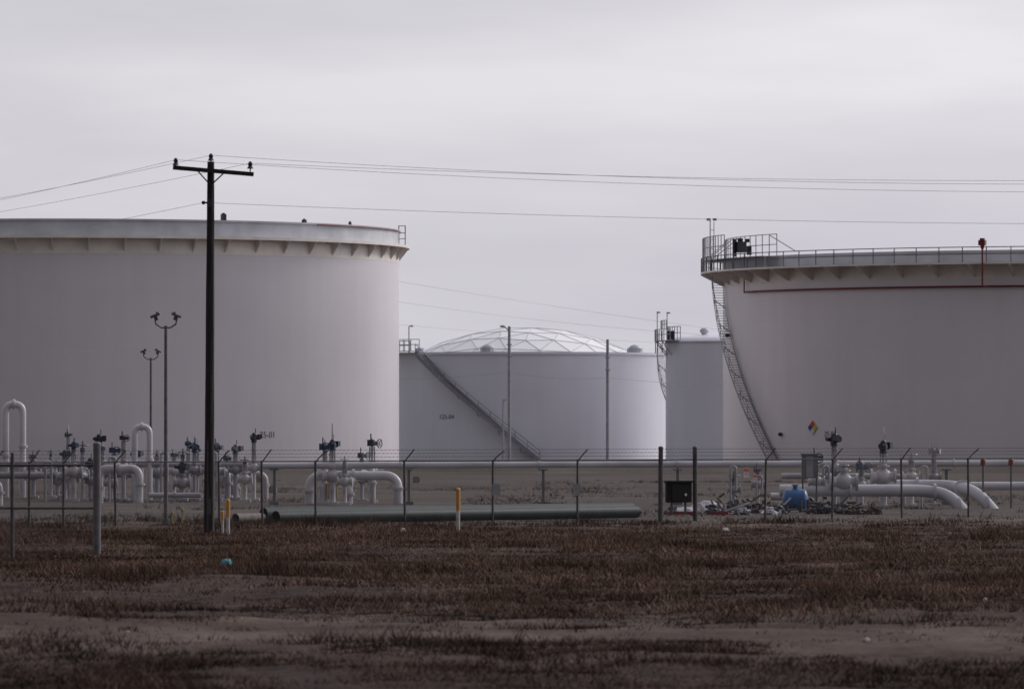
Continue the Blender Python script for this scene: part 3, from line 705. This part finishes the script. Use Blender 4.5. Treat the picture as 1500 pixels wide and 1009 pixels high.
def valve(px,pb_s,zc,ztop,label,head='gear',col='dark',br=.26,wide=.0,ks=None):
    ks=ks or random.uniform(.62,1.0); rz=random.uniform(-1.2,1.2)
    b=GP(px,pb_s); o=thing('pipe_valve',label,'valve',b,'valves in tank yard')
    mb=MB(); mb.ball((0,0,zc),br,(1.15,1,1.1),14,10); mb.cyl((-br*1.5,0,zc),(br*1.5,0,zc),br*.72,n=14)
    for sx in(-1,1): mb.cyl((sx*br*1.35,0,zc),(sx*br*1.6,0,zc),br*1.12,n=14)
    mb.cyl((0,0,zc),(0,0,zc+br*1.7),br*.5,br*.42,12); mb.cyl((0,0,zc+br*1.35),(0,0,zc+br*1.55),br*.8,n=14)
    mb.cyl((0,0,0),(0,0,zc-br*.6),br*.45,n=8); mb.box((0,0,.05),(.5,.5,.14)); bd=mb.obj('valve_body',M['white' if random.random()<.5 or br>.27 else 'wpipe'],o,True)
    zb=zc+br*1.7
    mb=MB()
    for sx in(-1,1): mb.cyl((sx*br*.4,0,zb-.1),(sx*br*.32,0,ztop-.28),.035,n=6)
    mb.cyl((0,0,zb),(0,0,ztop-.2),.05,n=8); mb.cyl((0,0,zb+(ztop-zb)*.4),(0,0,zb+(ztop-zb)*.4+.05),br*.6,n=10); mb.obj('valve_yoke',M['wpipe'],o)
    mb=MB(); q=ztop-.25
    if head=='gear':
        mb.cyl((-.1,0,q),(-.1,0,q+.28),.17,n=12); mb.box((.15,0,q+.12),(.32,.22,.2)); mb.cyl((.15,-.1,q+.12),(.15,-.3,q+.12),.03,n=6); mb.torus((.15,-.3,q+.12),.2,.022,'Y',16,5)
        for a in range(3): t=a*math.pi/3; mb.cyl((.15-.2*math.cos(t),-.3,q+.12-.2*math.sin(t)),(.15+.2*math.cos(t),-.3,q+.12+.2*math.sin(t)),.014,n=5)
        mb.cyl((-.1,0,q+.28),(-.1,0,q+.55),.03,n=6)
    elif head=='wheel':
        mb.torus((0,0,q+.15),.27,.028,'Z',20,6); mb.cyl((0,0,q),(0,0,q+.35),.04,n=6)
        for a in range(3): t=a*math.pi/3; mb.cyl((-.27*math.cos(t),-.27*math.sin(t),q+.15),(.27*math.cos(t),.27*math.sin(t),q+.15),.018,n=5)
        mb.cyl((0,0,q-.15),(0,0,q+.05),.12,n=10)
    else:
        mb.cyl((-.2,0,q+.1),(.38,0,q+.1),.15,n=12); mb.cyl((0,0,q-.2),(0,0,q+.25),.18,.15,12); mb.cyl((-.2,-.12,q+.1),(-.2,-.28,q+.1),.1,n=10); mb.box((.32,-.12,q+.15),(.24,.2,.26)); mb.ball((0,0,q+.28),.13,(1,1,.8),10,6); mb.cyl((.1,0,q+.2),(.1,0,q+.62),.025,n=6)
    mb.xf((0,0,q),ks,rz if head!='wheel' else 0); mb.obj('valve_operator',M[col],o,True)
    if wide:
        m_=MB(); m_.cyl((0,0,ztop-.1),(0,0,ztop+wide),.045,.03,8); m_.obj('stem_cover',M['white'],o)
sl=32
pipeloop([(8,0,0),(8,4.4,0),(33,4.4,0),(33,0,0)],.17,'tall white inverted U vent pipe in yard',31,20,'lpipe',rad_=.40)
pipeloop([(197,.0,0),(197,3.35,0),(219,3.35,0),(219,0,0)],.14,'white inverted U vent pipe among valves',32,208,'lpipe',rad_=.34)
pipeloop([(-80,1.62,0),(385,1.62,0)],.12,'long white header pipe with flanges',32,60,'wpipe',flr=True,name='header_pipe')
pipeloop([(-80,1.15,-3),(130,1.15,-3),(130,1.15,3)],.15,'white header pipe turning into the yard',32,60,'wpipe',name='header_pipe')
pipeloop([(150,0,-2),(150,1.5,-2),(208,1.5,-2),(208,.0,-2)],.19,'white arched pipe dropping into gravel',33,180)
pipeloop([(262,0,2),(262,1.35,2),(330,1.35,2),(330,0,2)],.15,'white arched pipe dropping into gravel',32,290,'wpipe')
pipeloop([(88,0,3),(88,1.3,3),(128,1.3,3),(128,0,3)],.16,'white arched pipe dropping into gravel',32,108)
pipeloop([(345,0,1),(345,1.2,1),(388,1.2,1),(388,0,1)],.12,'white arched pipe dropping into gravel',32,366)
pipeloop([(225,.45,-3),(300,.45,-3)],.11,'low white pipe on gravel',34,225,'wpipe')
pipeloop([(-30,0,-4),(-30,1.05,-4),(12,1.05,-4),(12,0,-4)],.15,'white arched pipe dropping into gravel',34,0)
for px in(66,160,236,308): pipeloop([(px,0,0),(px,1.8+px%3*.2,0),(px+9,1.8+px%3*.2,0),(px+9,.9,0)],.06,'thin pale drain pipe with bend',33,px,'wpipe',False,rad_=.12)
vl=[(100,1.6,3.15,'gear','dark',.3),(145,1.6,2.95,'motor','dark',0),(181,1.5,3.0,'gear','dark',.2),(118,1.2,2.6,'wheel','slate',0),(285,1.4,2.6,'motor','navy',.35),(318,1.3,2.55,'gear','slate',.1),(345,1.4,2.5,'motor','slate',0),(268,1.2,2.3,'wheel','slate',0),(372,1.5,3.05,'motor','dark',0),(75,1.2,2.3,'wheel','slate',0),(232,1.2,2.3,'wheel','slate',.0),
(92,1.1,2.3,'motor','slate',0),(108,1.3,2.7,'motor','navy',.2),(152,1.2,2.5,'gear','slate',.1),(168,1.2,2.4,'gear','navy',0),(196,1.1,2.2,'motor','slate',0),(255,1.3,2.2,'gear','slate',0),(276,1.3,2.7,'gear','navy',.2),(293,1.2,2.4,'gear','slate',.4),(332,1.0,2.0,'gear','slate',0),(356,1.0,2.0,'wheel','slate',0),(50,1.1,2.1,'gear','slate',0),
(84,.8,1.7,'gear','dark',0),(129,.9,1.9,'motor','dark',0),(162,.8,1.6,'gear','dark',0),(264,.8,1.7,'motor','dark',0),(306,.8,1.6,'gear','dark',0)]
for px,zc,zt,hd,cl,wd in vl:
    valve(px+random.uniform(-4,4) if zc<1.3 else px,sl+random.uniform(-1.2,.8),zc,zt,'white flanged pipe valve with %s %s operator'%({'dark':'dark','navy':'navy','slate':'slate grey'}[cl],{'gear':'gear','motor':'motor','wheel':'handwheel'}[hd]),hd,cl,random.uniform(.17,.26),wd)
for px,pb,w_,h_ in((398,722,.5,.35),(375,712,.6,.5),(60,700,.9,.5),(108,712,.7,.45),(610,712,.4,.5),(345,725,.5,.4),(330,715,.8,.5)):
    s=gs(pb); mb=MB(); mb.box((0,0,h_/2),(w_,.6,h_)); mb.box((0,0,h_+.03),(w_*.8,.5,.06)); o=mb.obj('concrete_block',M['conc'],None,loc=GP(px,s)); tag(o,'low pale concrete block on gravel','block','concrete blocks')
# centre manifold
sc_=33.5
pipeloop([(453,0,0),(453,1.22,0),(583,1.22,0),(583,0,0)],.20,'white arched pipe rising from and returning to ground',sc_,453,'lpipe',rad_=.6)
pipeloop([(512,0,-.6),(512,.95,-.6),(535,1.35,2)],.17,'short white riser pipe with elbow',sc_,512)
pipeloop([(470,0,1.0),(470,1.6,1.0),(545,1.6,1.0),(545,0,1.0)],.13,'white arched pipe with flanges',sc_,490)
valve(487,sc_+.5,1.22,2.75,'white valve with navy motor operator and tall stem cover','motor','navy',.28,.75,.85)
valve(545,sc_-.3,1.28,2.75,'white valve with dark geared handwheel operator','gear','dark',.30,.1,1.)
valve(476,sc_+.2,1.3,2.6,'white valve with navy gear operator','gear','navy',.2,.2)
valve(505,sc_+.6,1.0,2.1,'white valve with pale handwheel','wheel','wpipe',.2)
valve(530,sc_-.8,1.0,2.2,'white valve with slate gear operator','gear','slate',.2)
mb=MB(); mb.box((0,0,.55),(.42,.35,.6)); mb.box((0,0,.88),(.5,.42,.05)); mb.box((0,0,.12),(.1,.1,.26)); o=mb.obj('instrument_box',M['pig'],None,loc=GP(487,gs(738))); tag(o,'dull yellow instrument box under white piping','box')
# right cluster
sr=35.5
pipeloop([(1142,.74,0),(1350,.74,0),(1388,.60,-.5),(1418,-.4,-1.2)],.25,'large white pipe bending down into ground',sr,1142,'lpipe',rad_=.7)
pipeloop([(1300,.92,2),(1395,.92,1.2),(1430,.72,.2),(1462,-.4,-.6)],.25,'large white pipe bending down into ground',sr,1300,'lpipe',rad_=.7)
pipeloop([(1430,.85,3),(1620,.85,3)],.18,'white horizontal pipe above gravel',35,1430,'lpipe')
pipeloop([(1190,1.75,2),(1620,1.75,2)],.10,'thin white pipe with flanges above yard',34,1190)
pipeloop([(1128,.45,-.6),(1180,.45,-.6),(1180,.45,2)],.16,'short white pipe near blue vessel',35,1128)
pipeloop([(1150,1.2,3),(1330,1.2,3),(1330,0,3)],.13,'grey white pipe dropping at its end',34,1150,'wpipe')
for px in(1070,1108,1206,1255,1350): pipeloop([(px,0,0),(px,1.3+px%4*.2,0),(px+8,1.3+px%4*.2,0),(px+8,.7,0)],.05,'thin pale drain pipe with bend',35,px,'wpipe',False,rad_=.12)
valve(1236,sr,1.05,1.9,'white bulbous valve with handwheel','wheel','wpipe',.36)
valve(1222,sr-.6,1.6,3.0,'white valve with dark motor operator','motor','dark',.25,.1,.95)
valve(1294,sr-.3,1.25,2.7,'white valve with navy motor operator and tall stem','motor','dark',.33,.65,.95)
valve(1335,sr-.8,1.2,2.3,'white valve with pale handwheel','wheel','wpipe',.25)
valve(1368,sr-1,1.2,2.45,'white valve with pale gear operator','gear','wpipe',.2)
valve(1196,sr,1.1,2.2,'white valve with slate gear operator','gear','slate',.22)
valve(1262,sr-.5,.9,1.8,'white valve with slate gear operator','gear','slate',.2)
valve(1110,sr-1,.9,1.7,'white valve with slate gear operator','gear','slate',.18)
valve(1075,sr-1,.7,1.4,'white valve with slate handwheel','wheel','slate',.18)
for px in(1440,1481):
    o=thing('red_beacon','small red capped device on a thin stand','device',GP(px,sr),'red capped devices'); mb=MB(); mb.cyl((0,0,0),(0,0,1.8),.035,n=8); mb.obj('stand',M['post'],o); mb=MB(); mb.cyl((0,0,1.78),(0,0,1.98),.13,.11,12); mb.ball((0,0,1.98),.11,(1,1,.7),10,6); mb.cyl((-.05,-.1,1.88),(-.05,-.2,1.88),.06,n=8); mb.obj('beacon_cap',M['red'],o,True)
o=thing('control_cabinet','grey electrical cabinet on a frame beside valves','cabinet',GP(1186,36)); mb=MB(); mb.box((0,0,1.75),(.66,.35,.95)); mb.box((0,0,2.25),(.74,.45,.05)); cb_=mb.obj('cabinet_body',M['cabinet'],o)
mb=MB(); mb.box((0,-.185,1.75),(.28,.01,.85)); mb.cyl((.1,-.18,1.7),(.1,-.22,1.7),.02,n=6); mb.obj('cabinet_door',M['galv'],cb_)
for x in(-.28,.28): MB().cyl((x,0,0),(x,0,1.3),.035,n=6).obj('frame_leg',M['post'],o)
o=thing('blue_vessel','small round blue pressure vessel on steel legs','vessel',GP(1165,gs(750))); mb=MB(); mb.cyl((-.32,0,.50),(.32,0,.50),.42,n=24); mb.ball((-.32,0,.5),.42,(.45,1,1),24,12); mb.ball((.32,0,.5),.42,(.45,1,1),24,12); mb.cyl((0,0,.9),(0,0,1.05),.1,n=10); mb.cyl((0,0,1.05),(0,0,1.09),.15,n=12); mb.obj('vessel_shell',M['blue'],o,True)
for x in(-.25,.25):
    for y in(-.2,.2): MB().box((x,y,.1),(.08,.08,.25)).obj('vessel_leg',M['post'],o)
def lump(name,px,pb,sz,mt,label,cat,seed):
    r=random.Random(seed); bm=bmesh.new(); bmesh.ops.create_icosphere(bm,subdivisions=3,radius=1)
    for v in bm.verts:
        k=1+.5*float(vnoise(v.co.x*2.4+seed,v.co.y*2.4+v.co.z*1.9,seed))+r.uniform(-.12,.12); v.co=Vector((v.co.x*sz[0]*k,v.co.y*sz[1]*k,max(-.05,v.co.z*sz[2]*k)))
    me=bpy.data.meshes.new(name); bm.to_mesh(me); bm.free(); me.materials.append(M[mt]); o=bpy.data.objects.new(name,me); coll.objects.link(o); o.location=GP(px,gs(pb)); tag(o,label,cat); return o
lump('tarpaulin',1035,751,(.50,.4,.40),'lpipe','crumpled pale tarpaulin heaped on ground','tarpaulin',3)
lump('tarpaulin',1003,752,(.40,.3,.22),'lpipe','crumpled white sheet lying on ground','tarpaulin',5)
rr_=random.Random(12)
for i,(px,pb,a,b,mt) in enumerate(((1058,751,.45,.6,'scrap'),(1078,750,.5,.8,'dark'),(1098,751,.45,.7,'post'),(1120,751,.45,.6,'scrap'),(1140,752,.35,.45,'dark'),(1192,752,.3,.6,'post'),(1208,752,.4,.65,'dark'),(1230,752,.5,.55,'post'),(1252,753,.45,.45,'scrap'),(1046,753,.3,.44,'dark'),(1278,753,.3,.3,'scrap'),(1090,753,.4,.3,'wpipe'),(1128,753,.3,.3,'lpipe'),(985,753,.3,.25,'post'),(1068,749,.4,.6,'slate'),(1110,749,.4,.5,'wpipe'))):
    mb=MB()
    for k in range(34):
        c=Vector((rr_.gauss(0,a*.5),rr_.uniform(-.3,.3),0)); c.z=abs(rr_.gauss(0,b*.45))*max(.2,1-abs(c.x)/a/1.4)
        R=Matrix.Rotation(rr_.uniform(0,3),3,'X')@Matrix.Rotation(rr_.uniform(0,3),3,'Y')
        if k%2: mb.box(c,(rr_.uniform(.06,.3),rr_.uniform(.04,.2),rr_.uniform(.03,.16)),R)
        else:
            d=R@Vector((0,0,rr_.uniform(.1,.35))); mb.cyl(c-d*.5+Vector((0,0,.03)),c+d*.5,rr_.uniform(.02,.07),n=8)
    o=mb.obj('scrap_heap',M[mt],None,loc=GP(px,gs(pb))); tag(o,'dark heap of discarded fittings and scrap by pipes','scrap','scrap heaps by fence')
for px,ln_,a in((1000,1.2,.1),(1052,.8,-.2)):
    mb=MB(); mb.box((0,0,.10),(ln_,.16,.12),a); mb.box((ln_*.3,0,.05),(.1,.4,.1),a); o=mb.obj('red_beam',M['red'],None,loc=GP(px,gs(755))); tag(o,'short red painted beam on ground','beam','red beams')
for i in range(12):
    px=1050+i*17+random.uniform(-6,6); ln_=random.uniform(.4,1.1); a=random.uniform(-.8,.9)
    mb=MB(); mb.cyl((0,0,.1),(ln_*math.cos(a),.3,.12+abs(ln_*math.sin(a))),.04,n=8); mb.cyl((0,0,.05),(0,0,random.uniform(.2,.6)),.07,n=8); o=mb.obj('scrap_pipe',M[('scrap','wpipe','post','dark')[i%4]],None,loc=GP(px,gs(752+random.uniform(-1.5,1)))); tag(o,'short discarded pipe leaning on scrap','pipe','discarded pipes')
for i,(px,py,sz,mt,lab) in enumerate(((332,834,.11,'cyan','crushed turquoise plastic litter in dry grass'),(590,781,.08,'wplas','small white litter scrap in grass'),(1063,778,.09,'whiS','small white litter scrap in grass'),(1270,943,.035,'whiS','small white litter scrap on dirt'),(1135,757,.08,'whiS','small white litter scrap by fence'),(187,930,.025,'wplas','small white litter scrap on dirt'),(1443,890,.03,'wplas','small white litter scrap in grass'))):
    o=lump('litter',px,py,(sz,sz*.7,sz*.8),mt,lab,'litter',20+i); o.location.z=float(gh(o.location.x,o.location.y))+.09; o['group']='scattered litter'

# ---------------- camera
cam=bpy.data.cameras.new('camera'); co=bpy.data.objects.new('camera',cam); coll.objects.link(co)
cam.sensor_width=36; cam.lens=36*F/1500; cam.shift_y=(620-504.5)/1500; cam.clip_start=1; cam.clip_end=20000
cam.dof.use_dof=True; cam.dof.focus_distance=260; cam.dof.aperture_fstop=3.2
co.location=(0,0,H); co.rotation_euler=(math.pi/2,0,0); scene.camera=co
scene.view_settings.view_transform='Standard'; scene.view_settings.look='None'; scene.view_settings.exposure=0
